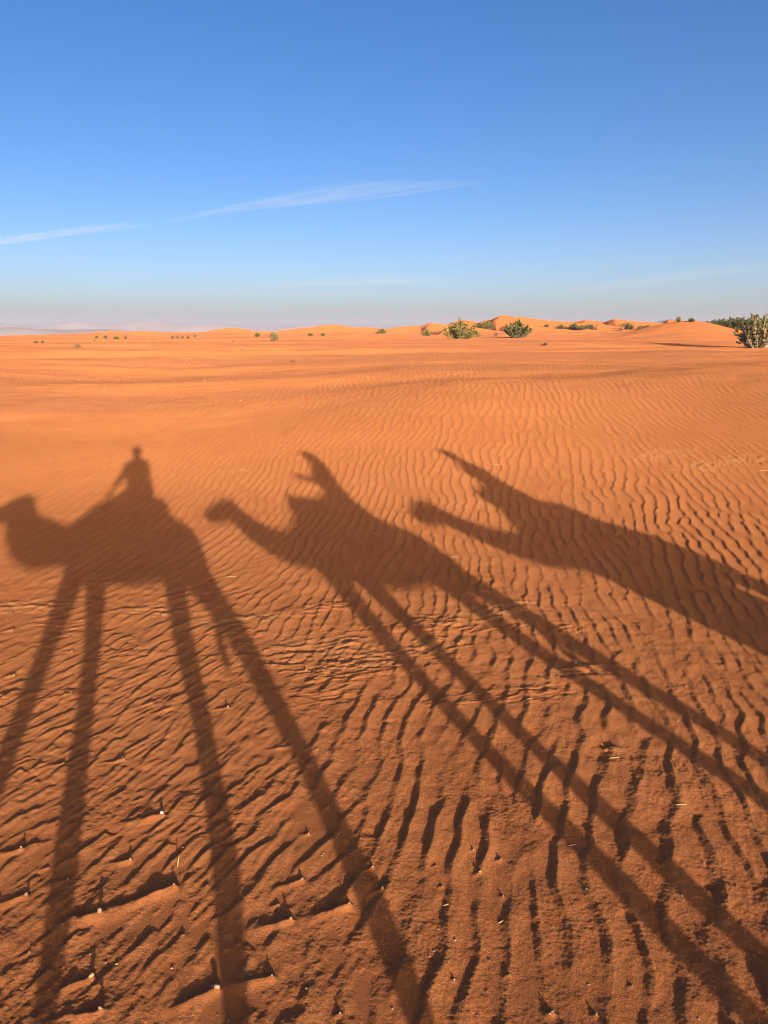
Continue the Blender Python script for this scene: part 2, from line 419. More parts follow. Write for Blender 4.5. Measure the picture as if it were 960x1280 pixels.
M_rock2 = simple('far_scrub_hill', (.16, .17, .13), (.24, .20, .15), .006)
M_rock3 = simple('dark_rock', (.34, .27, .24), (.38, .30, .26), .004)
ridge_mesh([(-900, 60, 6600), (-300, 70, 6600), (0, 62, 6600), (120, 66, 6600), (250, 60, 6500), (330, 52, 6500), (420, 50, 6600), (520, 44, 6700), (620, 30, 6800)], 1800, 'mountains', M_rock, 'pale pink mountains fading into haze on the left horizon', 71)
ridge_mesh([(-500, 14, 4200), (0, 12, 4200), (60, 20, 4200), (130, 20, 4200), (230, 12, 4200), (330, 3, 4300)], 700, 'hills', M_rock3, 'low grey hill band in front of the pink mountains', 72)
ridge_mesh([(640, 6, 5200), (700, 40, 5200), (760, 52, 5100), (830, 66, 5000), (900, 62, 5000), (960, 70, 4900), (1300, 90, 4900), (1700, 60, 4900)], 900, 'hills', M_rock2, 'low grey green hills beyond the dunes at right', 73)

# ------------------------------------------------------------------ tubes and remeshed bodies
def tube(bm, pts, seg=14):
    """closed tube through (x, y, z, r [, r2]) ; r across, r2 vertical-ish"""
    P = [Vector(p[:3]) for p in pts]; rings = []
    up0 = Vector((0, 1, 0))
    for i, p in enumerate(P):
        t = (P[min(i + 1, len(P) - 1)] - P[max(i - 1, 0)]).normalized()
        a = up0 - t * up0.dot(t)
        if a.length < .2: a = Vector((1, 0, 0)) - t * t.x
        a.normalize(); b = t.cross(a)
        ra = pts[i][3]; rb = pts[i][4] if len(pts[i]) > 4 else ra
        rings.append([bm.verts.new(p + a * (math.cos(k * 2 * PI / seg) * ra) + b * (math.sin(k * 2 * PI / seg) * rb)) for k in range(seg)])
    for r0, r1 in zip(rings, rings[1:]):
        for k in range(seg): bm.faces.new((r0[k], r0[(k + 1) % seg], r1[(k + 1) % seg], r1[k]))
    for r_, tip, q in ((rings[0], P[0] - (P[1] - P[0]).normalized() * pts[0][3] * .5, 1), (rings[-1], P[-1] + (P[-1] - P[-2]).normalized() * pts[-1][3] * .5, 0)):
        c = bm.verts.new(tip)
        for k in range(seg):
            f = (r_[k], r_[(k + 1) % seg], c); bm.faces.new(f[::-1] if q else f)
def ball(bm, c, rx, ry, rz):
    m = Matrix.Translation(c) @ Matrix.Diagonal((rx, ry, rz, 1))
    bmesh.ops.create_icosphere(bm, subdivisions=3, radius=1, matrix=m)
def solid(bm, name, mat, parent, voxel, it=6, fac=.5):
    """one continuous skin round everything in bm"""
    bmesh.ops.recalc_face_normals(bm, faces=bm.faces)
    me = bpy.data.meshes.new(name); bm.to_mesh(me); bm.free()
    o = bpy.data.objects.new(name, me); COL.objects.link(o)
    r = o.modifiers.new('r', 'REMESH'); r.mode = 'VOXEL'; r.voxel_size = voxel; r.use_smooth_shade = True
    if it: s = o.modifiers.new('s', 'SMOOTH'); s.iterations = it; s.factor = fac
    dg = bpy.context.evaluated_depsgraph_get(); dg.update()
    new = bpy.data.meshes.new_from_object(o.evaluated_get(dg)); new.name = name
    bpy.data.objects.remove(o); bpy.data.meshes.remove(me)
    return link_mesh(name, new, mat, parent)

M_camel = simple('camel_hair', (.36, .22, .12), (.44, .29, .17), 6, .95, .01)
M_hoof = simple('foot_horn', (.12, .09, .06), (.18, .13, .09), 20)
M_cloth_blue = simple('blue_robe', (.04, .09, .26), (.05, .12, .32), 12, .9)
M_cloth_white = simple('white_cotton', (.70, .68, .62), (.78, .76, .70), 12, .9)
M_cloth_dark = simple('dark_trousers', (.05, .05, .06), (.08, .08, .09), 12, .9)
M_skin = simple('skin', (.42, .24, .16), (.48, .28, .19), 8, .55)
M_blanket = simple('wool_blanket', (.35, .05, .04), (.50, .22, .08), 9, .95, .01)
M_steel = simple('painted_steel', (.10, .10, .11), (.15, .15, .16), 20, .4)
M_black = simple('black_glass', (.01, .01, .012), (.02, .02, .022), 20, .2, None, .5)
M_scarf = simple('head_scarf', (.60, .30, .05), (.68, .38, .08), 10, .9)

def make_camel(neck_fwd, neck_thick, label, loc, legs):
    root = empty('camel', loc, PI); tag(root, label, 'camel', 'camels walking in one line')
    bm = bmesh.new(); f = neck_fwd; k = neck_thick
    tube(bm, [(.98, 0, 1.60, .10), (.88, 0, 1.60, .17, .15), (.70, 0, 1.61, .25, .23), (.40, 0, 1.61, .31, .26), (.10, 0, 1.62, .37, .285), (-.25, 0, 1.63, .37, .27), (-.50, 0, 1.62, .32, .24), (-.66, 0, 1.57, .24, .19), (-.74, 0, 1.52, .12, .12)], 20)
    ball(bm, (.02, 0, 1.80), .46, .22, .26)
    tube(bm, [(.72, 0, 1.59, .17, .18), (.95, 0, 1.61, .135, .16), (1.12 + f * .6, 0, 1.63, .12, .145 * k), (1.27 + f, 0, 1.70, .11, .14 * k), (1.40 + f * 1.15, 0, 1.81, .105, .135 * k), (1.49 + f * 1.1, 0, 1.93, .10, .12 * k), (1.54 + f, 0, 2.0, .09, .09)], 16)
    tube(bm, [(1.42 + f, 0, 2.0, .08, .085), (1.52 + f, 0, 1.99, .10, .115 * k), (1.66 + f, 0, 1.95, .095, .115 * k), (1.78 + f, 0, 1.915, .075, .095 * k), (1.87 + f, 0, 1.895, .072, .085), (1.93 + f, 0, 1.885, .055, .065)], 14)
    for s in (-1, 1):
        tube(bm, [(1.44 + f, s * .08, 2.05, .03), (1.40 + f, s * .13, 2.09, .022), (1.37 + f, s * .15, 2.12, .01)], 8)
        ball(bm, (1.60 + f, s * .075, 2.0), .035, .028, .03)
    # legs: thigh, knee / hock, cannon, foot pad
    # (front pair: one reaching forward, one straight; rear pair: one under the belly, one pushing off behind)
    ZL = (1.52, 1.30, 1.10, .82, .60, .42, .18, .07)
    for (xs, y, rr) in zip([[q - .06 * math.copysign(1, sy) for q in xs] for xs, sy in zip(legs, (1, -1, -1, 1))], (.18, -.18, -.19, .19), ((.14, .11, .080, .066, .074, .048, .044, .07),) * 2 + ((.18, .112, .098, .068, .074, .050, .045, .07),) * 2):
        tube(bm, [(x, y, z, r) for x, z, r in zip(xs, ZL, rr)])
        ball(bm, (xs[-1] + .02, y, .035), .11, .095, .045)
    solid(bm, 'body', M_camel, root, .022, 5)
    bm = bmesh.new()
    tube(bm, [(-.78, 0, 1.55, .035), (-.76, 0, 1.35, .03), (-.69, .02, 1.15, .028), (-.68, .02, 1.06, .042), (-.69, .02, .99, .02)], 10)
    solid(bm, 'tail', M_camel, root, .012, 2)
    return root

def make_saddle(front, rear, label, loc, lump=0., bag=False):
    """blanket over the hump, padded roll round it, steel grab bar in front"""
    root = empty('camel_saddle', loc, PI); tag(root, label, 'saddle', 'saddles on the camels')
    bm = bmesh.new()
    st = front + rear
    V = []
    n = 18
    for (x, zt, hw) in st:
        zb = 1.42 + .12 * abs(x)
        row = []
        for q, off in ((0, 0.), (1, .05)):
            pr = []
            for k in range(n + 1):
                a = PI * k / n
                y = (hw - off) * math.cos(a)
                z = zb + (zt - off - zb) * max(0, math.sin(a)) ** .75 + .008 * math.sin(k * 2.3 + x * 9)
                pr.append(bm.verts.new((x, y, z)))
            row.append(pr)
        V.append(row)
    for (A, B) in zip(V, V[1:]):
        for k in range(n):
            bm.faces.new((A[0][k], A[0][k + 1], B[0][k + 1], B[0][k])); bm.faces.new((A[1][k], B[1][k], B[1][k + 1], A[1][k + 1]))
        for k in (0, n):
            bm.faces.new((A[0][k], B[0][k], B[1][k], A[1][k]) if k == 0 else (A[0][k], A[1][k], B[1][k], B[0][k]))
    for E_ in (V[0], V[-1]):
        for k in range(n): bm.faces.new((E_[0][k], E_[1][k], E_[1][k + 1], E_[0][k + 1]))
    bmesh.ops.recalc_face_normals(bm, faces=bm.faces)
    me = bpy.data.meshes.new('blanket'); bm.to_mesh(me); bm.free()
    o = link_mesh('blanket', me, M_blanket, root)
    bm = bmesh.new()
    rz = np.interp(0, [0, 1], [2.0, 2.0])
    ring = [(.40 * math.cos(a) + .0, .27 * math.sin(a), 1.98 + .02 * math.cos(a), .095) for a in np.linspace(-2.9, 2.9, 22)]
    tube(bm, ring, 10)
    if lump:
        ball(bm, (.46, 0, 1.97 + lump), .17, .24, .14); ball(bm, (.30, .04, 1.98 + lump * 1.3), .15, .2, .14)
    solid(bm, 'padded_roll', M_scarf, root, .02, 4)
    if bag:
        for s in (-1, 1):
            bm = bmesh.new(); tube(bm, [(.14, s * .46, 1.50, .09, .12), (.14, s * .50, 1.36, .11, .34), (.14, s * .50, 1.22, .11, .36), (.14, s * .49, 1.11, .08, .30)], 14)
            solid(bm, 'saddle_bag', M_blanket, root, .02, 4)
    bm = bmesh.new()
    tube(bm, [(.47, 0, 1.98, .016), (.47, 0, 2.17, .016)], 8); tube(bm, [(.47, -.16, 2.17, .017), (.47, .16, 2.17, .017)], 8)
    bmesh.ops.recalc_face_normals(bm, faces=bm.faces)
    me = bpy.data.meshes.new('grab_bar'); bm.to_mesh(me); bm.free(); link_mesh('grab_bar', me, M_steel, root)
    return root

def hand(bm, w, d, up, curl=.6, side=1):
    """palm and five bent fingers; w wrist, d direction, up back of the hand"""
    w = Vector(w); d = Vector(d).normalized(); up = Vector(up); up = (up - d * up.dot(d)).normalized(); s = d.cross(up) * side
    tube(bm, [(*(w - d * .02), .024, .02), (*(w + d * .03), .034, .018), (*(w + d * .085), .040, .016)], 10)
    for k, (off, L) in enumerate(((-.030, .072), (-.010, .082), (.011, .076), (.030, .060))):
        b = w + d * .085 + s * off; a = 0; p = b; pts = [(*p, .009)]
        for q in range(3):
            a += curl * .6; p = p + (d * math.cos(a) - up * math.sin(a)) * L / 3; pts.append((*p, .0085 - .001 * q))
        tube(bm, pts, 8)
    p = w + d * .03 - s * .030
    tube(bm, [(*p, .012), (*(p - s * .028 + d * .022 - up * .01), .011), (*(p - s * .030 + d * .052 - up * .025), .009)], 8)

def make_rider(loc, rz, lean, twist, arms, label, parts, head_yaw=0., scale=1., hat=True, flare=0.):
    """seated astride: local +x the way the camel walks; pelvis at z=0"""
    root = empty('person', loc, rz, scale); tag(root, label, 'person', 'people riding the camels')
    def T(x, y, z):      # torso frame: twist about z, then lean back
        c, s = math.cos(twist * min(1, max(0, z / .45))), math.sin(twist * min(1, max(0, z / .45)))
        x, y = x * c - y * s, x * s + y * c
        return (x - math.sin(lean) * z, y, z * math.cos(lean))
    def torso(bm, g, fl=0.):
        def R(z, rw, rd, n=16):
            return [bm.verts.new(T(math.cos(a) * (rd + g + fl * max(0, 1 - abs(z - .1) / .4)), math.sin(a) * (rw + g + fl * max(0, 1 - abs(z - .1) / .4)), z)) for a in np.linspace(0, 2 * PI, n, endpoint=False)]
        rings = [R(-.10, .10, .08) if g < .03 else R(-.10, .17, .14), R(-.05, .165, .13), R(.06, .165, .125), (R(.20, .135, .105)), R(.32, .155, .12), R(.42, .18, .115), R(.48, .17, .095), R(.52, .10, .07), R(.545, .05, .05)]
        for a, b in zip(rings, rings[1:]):
            for k in range(16): bm.faces.new((a[k], a[(k + 1) % 16], b[(k + 1) % 16], b[k]))
        bm.faces.new(rings[0][::-1]); bm.faces.new(rings[-1])
    def legs(bm, g, foot=True):
        for s in (-1, 1):
            pts = [(.0, s * .10, -.02, .088 + g), (.16, s * .28, -.02, .078 + g), (.30, s * .44, -.12, .066 + g), (.33, s * .49, -.18, .056 + g), (.27, s * .51, -.36, .052 + g), (.22, s * .51, -.52, .038 + g)]
            tube(bm, pts, 12)
            if foot:
                tube(bm, [(.20, s * .51, -.57, .04), (.24, s * .51, -.60, .042, .034), (.34, s * .52, -.62, .042, .026), (.42, s * .52, -.63, .03, .018)], 10)
    def arm_pts(a, g):
        return [(*T(*a[0]), .052 + g), (*a[1], .043 + g), (*a[2], .030 + g * .6)]
    body = bmesh.new(); torso(body, 0); legs(body, 0)
    hx, hy, hz = T(.015, 0, .66)
    tube(body, [(*T(0, 0, .47), .058), (*T(.0, 0, .57), .052)], 12)
    cy, sy = math.cos(head_yaw), math.sin(head_yaw)
    def Hd(x, y, z): return (hx + x * cy - y * sy, hy + x * sy + y * cy, hz + z)
    tube(body, [(*Hd(-.01, 0, -.115), .045), (*Hd(.015, 0, -.085), .058, .062), (*Hd(.01, 0, -.02), .072, .085), (*Hd(0, 0, .05), .075, .092), (*Hd(-.005, 0, .10), .05, .065)], 16)
    tube(body, [(*Hd(.085, 0, .01), .010), (*Hd(.105, 0, -.025), .016), (*Hd(.09, 0, -.035), .014)], 8)      # nose
    for s in (-1, 1):
        ball(body, Hd(.0, s * .077, -.005), .022, .010, .032)
    ball(body, Hd(.075, 0, -.065), .016, .026, .010)         # lips
    for a in arms:
        tube(body, arm_pts(a, 0), 12)
        d = Vector(a[2]) - Vector(a[1]); hand(body, a[2], a[3] if len(a) > 3 else d, a[4] if len(a) > 4 else (0, 0, 1), a[5] if len(a) > 5 else .8, 1)
    b = solid(body, 'body', M_skin, root, .0085, 3)
    for s in (-1, 1):
        e = bmesh.new(); ball(e, Hd(.073, s * .030, .018), .012, .014, .011); me = bpy.data.meshes.new('eye'); e.to_mesh(me); e.free(); link_mesh('eye', me, M_cloth_white, root)
    sh = bmesh.new(); torso(sh, .034, flare)
    for a in arms: tube(sh, arm_pts(a, .018), 12)
    solid(sh, 'shirt', parts['shirt'], root, .014, 4)
    tr = bmesh.new(); legs(tr, .022, False); ball(tr, (0, 0, -.05), .15, .19, .10)
    solid(tr, 'trousers', M_cloth_dark, root, .014, 4)
    hd = bmesh.new()
    ball(hd, Hd(-.012, 0, .055), .105, .095, .085)
    for q in range(3):
        tube(hd, [(*Hd(.100 * math.cos(a) - .012, .088 * math.sin(a), .045 + q * .028 + .012 * math.sin(a * 2 + q)), .024) for a in np.linspace(0, 2 * PI * .97, 16)], 8)
    tube(hd, [(*T(.0, 0, .47), .115), (*T(.005, 0, .52), .09), (*T(.01, 0, .57), .072)], 14)
    if hat: tube(hd, [(*Hd(-.09, 0, .0), .045), (*Hd(-.11, .02, -.09), .05), (*Hd(-.12, .03, -.17), .03)], 10)
    solid(hd, 'head_scarf', parts['scarf'], root, .010, 3)
    return root

HDG = PI
# --- front camel, the one the picture is taken from
C1 = (.05, -.35, base1(.05, -.35)); C2 = (3.06, -.45, base1(3.06, -.45)); C3 = (6.17, -.5, base1(6.17, -.5))
make_camel(.24, 1.45, 'thick-necked camel that throws the left shadow, an upright rider above its hump', C1, [(.74, .80, .86, .94, 1.02, 1.08, 1.12, 1.15), (.56, .49, .465, .465, .475, .49, .49, .51), (-.40, -.365, -.345, -.375, -.36, -.275, -.22, -.20), (-.58, -.755, -.89, -1.0, -1.045, -1.02, -1.02, -1.0)])
make_camel(.03, 1.08, 'camel between the other two, its shadow head in front of a backward-leaning rider', C2, [(.76, .80, .795, .74, .63, .56, .52, .52), (.52, .46, .435, .415, .34, .27, .22, .22), (-.38, -.37, -.42, -.56, -.70, -.72, -.76, -.74), (-.58, -.74, -.86, -1.02, -1.14, -1.16, -1.20, -1.18)])
make_camel(.12, 1.15, 'last camel of the line, its shadow legs running out of the right edge', C3, [(.72, .70, .66, .60, .52, .46, .42, .42), (.60, .62, .60, .54, .47, .40, .36, .36), (-.52, -.66, -.80, -.94, -1.04, -1.04, -1.06, -1.04), (-.58, -.74, -.88, -1.02, -1.12, -1.14, -1.16, -1.14)])
REAR = [(.0, 2.10, .43), (-.20, 2.08, .42), (-.36, 1.98, .38), (-.52, 1.84, .33), (-.65, 1.70, .27), (-.74, 1.54, .18)]
make_saddle([(.97, 1.79, .17), (.86, 1.86, .25), (.66, 1.99, .36), (.45, 2.09, .41), (.22, 2.12, .43)], REAR, 'saddle with smooth sloping front on the front camel at left', C1)
REAR2 = [(.0, 2.08, .43), (-.20, 2.06, .42), (-.38, 1.96, .38), (-.56, 1.80, .33), (-.68, 1.66, .27), (-.78, 1.50, .18)]
make_saddle([(.92, 1.77, .17), (.80, 1.83, .25), (.62, 1.94, .36), (.45, 2.05, .41), (.22, 2.08, .43)], REAR2, 'saddle with a flat bundle at its front on the middle camel', C2, .02)
make_saddle([(.92, 1.77, .17), (.80, 1.86, .25), (.66, 1.98, .36), (.45, 2.08, .41), (.22, 2.08, .43)], REAR2, 'saddle with a high front bundle on the last camel at right', C3, .16, True)
# riders (pelvis on the saddle).  local +x = forward on the camel, local +y = the camel's left (away from the view)
make_rider((C1[0] + .06, C1[1], C1[2] + 2.17), PI, .0, -1.25,
           [((0, .17, .44), (.275, .05, .23), (.42, -.01, .08), (.6, 0, -1), (1, 0, 0), 1.6),
            ((0, -.16, .44), (-.03, -.26, .25), (.07, -.29, .43), (.1, -.1, 1), (0, 1, 0), .9)],
           'rider sitting upright whose shadow shows one arm bent down to the saddle', dict(shirt=M_cloth_blue, scarf=M_scarf), -1.35, 1.04, True, .06)
make_rider((C2[0] + .28, C2[1], C2[2] + 2.14), PI, .36, -.1,
           [((0, .19, .45), (.04, .23, .24), (.27, .14, .33), (1, -.1, .1), (0, 0, 1), .5), ((0, -.19, .45), (.06, -.22, .20), (.30, -.12, .24), (1, .1, 0), (0, 0, 1), .5)],
           'rider leaning back whose shadow stretches both arms forward', dict(shirt=M_cloth_white, scarf=M_cloth_blue), 0., 1.0, True, .02)
make_rider((C3[0] - .0, C3[1], C3[2] + 2.14), PI, .03, -.5,
           [((0, .19, .45), (.10, .24, .22), (.30, .12, .10), (1, -.2, -.3), (0, 0, 1), 1.2), ((0, -.19, .45), (.10, -.24, .22), (.30, -.12, .10), (1, .2, -.3), (0, 0, 1), 1.2)],
           'rider on the last camel whose narrow shadow points at the far bushes', dict(shirt=M_cloth_blue, scarf=M_cloth_white), -.4, 1.02)

# the telephone the front rider holds up
def telephone():
    root = empty('mobile_phone', (0, -.035, CAM_H)); tag(root, 'slim black phone held up by the rider on the front camel', 'phone')
    bm = bmesh.new(); bmesh.ops.create_cube(bm, size=1, matrix=Matrix.Diagonal((.072, .008, .147, 1)))
    bmesh.ops.bevel(bm, geom=bm.edges[:], offset=.0025, segments=2, affect='EDGES')
    me = bpy.data.meshes.new('case'); bm.to_mesh(me); bm.free(); link_mesh('case', me, M_black, root)
    bm = bmesh.new(); bmesh.ops.create_cube(bm, size=1, matrix=Matrix.Translation((0, -.0045, 0)) @ Matrix.Diagonal((.066, .0012, .140, 1)))
    me = bpy.data.meshes.new('screen'); bm.to_mesh(me); bm.free(); link_mesh('screen', me, M_steel, root)
telephone()

# ------------------------------------------------------------------ bushes
def bush_meshes(seed, leaves, leaf, h, w, spiky, gap):
    """stems fanning out of one root, leaves set along the twigs. size 1 high, w wide"""
    rnd = random.Random(seed); bm = bmesh.new(); lv = bmesh.new(); tips = []
    n = 44
    for i in range(n):
        a = rnd.uniform(0, 2 * PI); tilt = rnd.uniform(.02, 1.) ** .6
        L = h * math.sqrt(max(.03, 1 - (tilt * .95) ** 2)) * rnd.uniform(.72, 1.06)
        dx, dy = math.cos(a) * tilt * w * .5, math.sin(a) * tilt * w * .5
        p0 = Vector((dx * .12, dy * .12, -.05)); pts = []
        bend = Vector((rnd.uniform(-.06, .06), rnd.uniform(-.06, .06), 0))
        for q in range(5):
            t = q / 4
            pts.append(Vector((dx * (.12 + .88 * t ** .8), dy * (.12 + .88 * t ** .8), L * t ** 1.15 - .05 * (1 - t))) + bend * math.sin(PI * t))
        tube(bm, [(*p, .018 * (1.7 if seed == 10 else 1) * (1 - .75 * k / 4)) for k, p in enumerate(pts)], 5)
        tips.append((pts, 1))
        for q in range(4):
            t = rnd.uniform(.3, .95); k = min(3, int(t * 4)); b = pts[k].lerp(pts[k + 1], t * 4 - k)
            d = Vector((rnd.uniform(-1, 1), rnd.uniform(-1, 1), rnd.uniform(0, 1.1))).normalized() * h * rnd.uniform(.12, .26)
            e = b + d
            tube(bm, [(*b, .007), (*e, .003)], 4); tips.append(([b, b + d * .5, e], .8))
    for i in range(leaves):
        pts, wt = rnd.choice(tips)
        t = rnd.uniform(.12, 1.) ** (.75 if not spiky else .5); k = min(len(pts) - 2, int(t * (len(pts) - 1))); b = pts[k].lerp(pts[k + 1], t * (len(pts) - 1) - k)
        if b.z < .015 * h or rnd.random() < gap * (0.5 + .5 * math.sin(b.x * 9 + seed) * math.sin(b.z * 11 + seed)): continue
        out = (b - Vector((0, 0, .2 * h))); out.normalize()
        d = (out * .8 + Vector((rnd.uniform(-1, 1), rnd.uniform(-1, 1), rnd.uniform(-.3, 1)))).normalized()
        s = d.cross(Vector((rnd.uniform(-1, 1), rnd.uniform(-1, 1), rnd.uniform(-1, 1)))).normalized()
        L = leaf * rnd.uniform(.6, 1.25); W = L * (.30 if not spiky else .13); nn = d.cross(s)
        v = [lv.verts.new(b + d * (L * u) + s * (W * o) + nn * (L * c)) for u, o, c in ((0, 0, 0), (.4, 1, .03), (.8, .7, .02), (1, 0, -.04), (.8, -.7, .02), (.4, -1, .03))]
        lv.faces.new((v[0], v[1], v[2], v[3])); lv.faces.new((v[0], v[3], v[4], v[5]))
    a = bpy.data.meshes.new('stems'); bm.to_mesh(a); bm.free()
    b = bpy.data.meshes.new('foliage'); lv.to_mesh(b); lv.free()
    return a, b
M_leaf_g = leaf_material('olive_leaves', (.17, .155, .045), (.28, .235, .07), (.38, .28, .11))
M_leaf_d = leaf_material('dark_leaves', (.085, .105, .03), (.15, .15, .045), (.24, .18, .08))
M_leaf_b = leaf_material('dry_leaves', (.17, .10, .045), (.24, .14, .06), (.12, .08, .04))
M_leaf_p = leaf_material('grey_green_leaves', (.10, .098, .03), (.165, .14, .045), (.30, .21, .10))
M_stem = simple('pale_stems', (.36, .26, .18), (.44, .33, .24), 8)
M_stem_d = simple('brown_stems', (.20, .13, .08), (.27, .18, .12), 8)
KIND = {  # seed, leaves, leaf length, width/height, spiky, gaps, leaf mat, stem mat
    'g': [(5, 12000, .075, 1.7, 0, .22, M_leaf_g, M_stem_d), (15, 10000, .08, 1.75, 0, .28, M_leaf_g, M_stem_d)],
    'd': [(6, 12000, .072, 1.75, 0, .2, M_leaf_d, M_stem_d), (16, 10000, .078, 1.8, 0, .24, M_leaf_d, M_stem_d)],
    's': [(8, 500, .17, 1.3, 1, .3, M_leaf_g, M_stem_d)],
    'b': [(9, 900, .09, 1.9, 1, .2, M_leaf_b, M_stem_d)],
    'p': [(10, 11000, .055, 1.45, 0, .6, M_leaf_p, M_stem)],
}
MESH = {k: [(bush_meshes(*v[:3], 1., v[3], v[4], v[5]), v) for v in L] for k, L in KIND.items()}
BUSHES = [
 (12.07, 121.34, 2.87, 5.49, 'g', 'big rounded olive-yellow bush, left of the two large ones below the dunes'), (23.6, 134.99, 2.91, 5.38, 'd', 'big dark green bush under the highest dune'),
 (11.2, 200., 2.0, 3.1, 'g', 'small round green bush alone left of the big olive-yellow bush'), (-0.74, 300, 2.0, 3.9, 'g', 'tiny green bush at the dune foot near the middle of the horizon'),
 (36.5, 275, 2.7, 7.8, 'g', 'wide olive bush seen between the two big bushes'), (26.53, 181.04, 1.36, 1.56, 'b', 'dry brown upright shrub between the two big bushes'), (22.61, 183.05, .99, 1.77, 'b', 'low dry shrub just right of the big olive-yellow bush'),
 (-15.03, 104.7, 1.35, 1.69, 's', 'spiky yellow-green bush alone before the left dunes'), (-28.46, 70.76, .46, .99, 'b', 'rounded brown dry tussock on the open plain at left'),
 (-54.73, 145.58, .71, .94, 'd', 'row'), (-53.2, 145.98, .79, 1.26, 'd', 'row'), (-41.72, 118.9, .64, 1.41, 'd', 'row'), (-49.12, 145.21, .78, .94, 'd', 'row'),
 (-43.01, 94.28, .3, .61, 'd', 'low dark tuft, left one of a close pair near the left edge'), (-41.91, 93.6, .3, .5, 'd', 'low dark tuft, right one of a close pair near the left edge'),
 (-42.12, 152.36, .66, .98, 'd', 'row2'), (-41.41, 153.27, .66, .82, 'd', 'row2'), (-40.72, 154.32, .75, .83, 'd', 'row2'), (-39.88, 155.43, .67, 1.0, 'd', 'row2'), (-47.14, 190.84, .82, 1.23, 'd', 'row2'),
 (-27.92, 168.85, .91, 1.64, 'd', 'dark low bush just left of the spiky yellow-green bush'), (-28.9, 300, 1.1, 2.5, 'd', 'faint dark bush at the foot of a pointed dune, left of another'), (-23.9, 300, 1.25, 2.3, 'd', 'faint dark bush at the foot of a pointed dune, right of another'),
 (-20.09, 101.95, .33, .44, 'b', 'speck'), (-12.01, 64.55, .17, .28, 'b', 'speck'), (-5.02, 42.08, .25, .27, 'b', 'dark tuft at the left end of a pale sand edge'), (-24.84, 81.66, .22, .35, 'b', 'speck'), (-41.53, 109.48, .29, .59, 'b', 'speck'),
 (14.7, 69.7, .3, .53, 'd', 'small dark tuft alone below the big dark green bush'), (57.9, 272.8, 1.2, 2.35, 'g', 'low1'), (62.04, 268.6, 1.75, 4.6, 'g', 'low1'), (66.08, 266.9, 2.3, 3.7, 'd', 'low1'), (68.1, 263.8, 1.7, 3.97, 'g', 'low1'), (70.75, 263.5, 1.7, 3.97, 'g', 'low1'),
 (90., 281.6, 3.0, 3.9, 'd', 'rounded green bush, tallest of three on the dunes right of centre'), (92., 275., 2.4, 3.3, 'd', 'rounded green bush, right of the tallest of three on the dunes'), (95.4, 278., 1.8, 4.2, 'd', 'wide low bush, last of three on the dunes right of centre'),
 (72.24, 260.9, 1.12, 1.97, 'b', 'brown shrub left of the three rounded dune bushes'), (78.06, 252.3, 1.63, 2.17, 'b', 'brown shrub right below the three rounded dune bushes'),
 (43.5, 113.5, .95, .8, 'g', 'thin light green sprig on the near mound top'), (45.2, 113., .6, 1.2, 'd', 'dark tuft on the crest of the near mound'),
 (32.3, 66.0, 2.9, 4.3, 'p', 'large open bush with pale branches at the right edge'),
]
for (pxx, hh, ww) in ((884, 8, 12), (893, 9, 13), (902, 10.5, 14), (911, 11, 15), (920, 11.5, 14), (929, 11, 16), (938, 11, 16), (952, 12, 18)):
    x, y = _at(pxx, 165); s_ = 165 / 957.
    BUSHES.append((x, y, hh * s_ * 1.15, ww * s_ * 1.25, 'd', 'bank'))
LBL = {'row': 'one of the small dark bushes in line below a low dune at left', 'row2': 'one of the tiny dark bushes dotted along the left dune foot', 'speck': 'tiny dry tuft standing by itself on the bare plain',
       'low1': 'one of the low bushes merging right of the highest dune', 'bank': 'one of the dense green bushes behind the smooth near mound'}
GRP = {'row': 'bushes in line below the left dune', 'row2': 'bushes dotted along the dune foot', 'speck': 'dry tufts on the plain', 'low1': 'low bushes right of the highest dune', 'bank': 'bank of bushes behind the mound'}
NAME = {'g': 'olive_bush', 'd': 'green_bush', 's': 'spiky_bush', 'b': 'dry_shrub', 'p': 'branchy_bush'}
for i, (x, y, h, w, k, lab) in enumerate(BUSHES):
    (ms, mf), v = MESH[k][i % len(MESH[k])]
    z = base1(x, y) if lab != 'bank' else base1(x, y) + 1.3
    r = empty(NAME[k], (x, y, z - .03), random.uniform(0, 6.28)); q = .78 if lab in ('row', 'row2') else 1; r.scale = (w / v[3] * q, w / v[3] * q, h * q)
    tag(r, LBL.get(lab, lab), 'bush', GRP.get(lab, 'desert bushes'))
    link_mesh('stems', ms, v[7], r); link_mesh('foliage', mf, v[6], r)

# ------------------------------------------------------------------ pebbles, chips and straws
def pebble_mesh(seed):
    bm = bmesh.new(); bmesh.ops.create_icosphere(bm, subdivisions=3, radius=1)
    rnd = np.random.RandomState(seed); off = rnd.uniform(0, 50, 2)
    cuts = [Vector(rnd.randn(3)).normalized() for _ in range(7)]
    for v in bm.verts:
        d = v.co.copy(); k = 1 + .35 * float(gnoise(np.array([d.x * 1.3 + off[0]]), np.array([d.y * 1.3 + d.z * 1.7 + off[1]]), 81)[0])
        v.co = d * k
        for c in cuts:
            e = v.co.dot(c) - .72
            if e > 0: v.co -= c * e * .85
        v.co.z *= .75
    me = bpy.data.meshes.new('pebble'); bm.to_mesh(me); bm.free()
    for p in me.polygons: p.use_smooth = True
    return me
M_peb = simple('pale_stone', (.46, .27, .15), (.56, .38, .23), 40, .8, .002)
M_peb2 = simple('brown_stone', (.34, .20, .12), (.45, .28, .17), 40, .7, .002)
PM = [pebble_mesh(s) for s in range(8)]
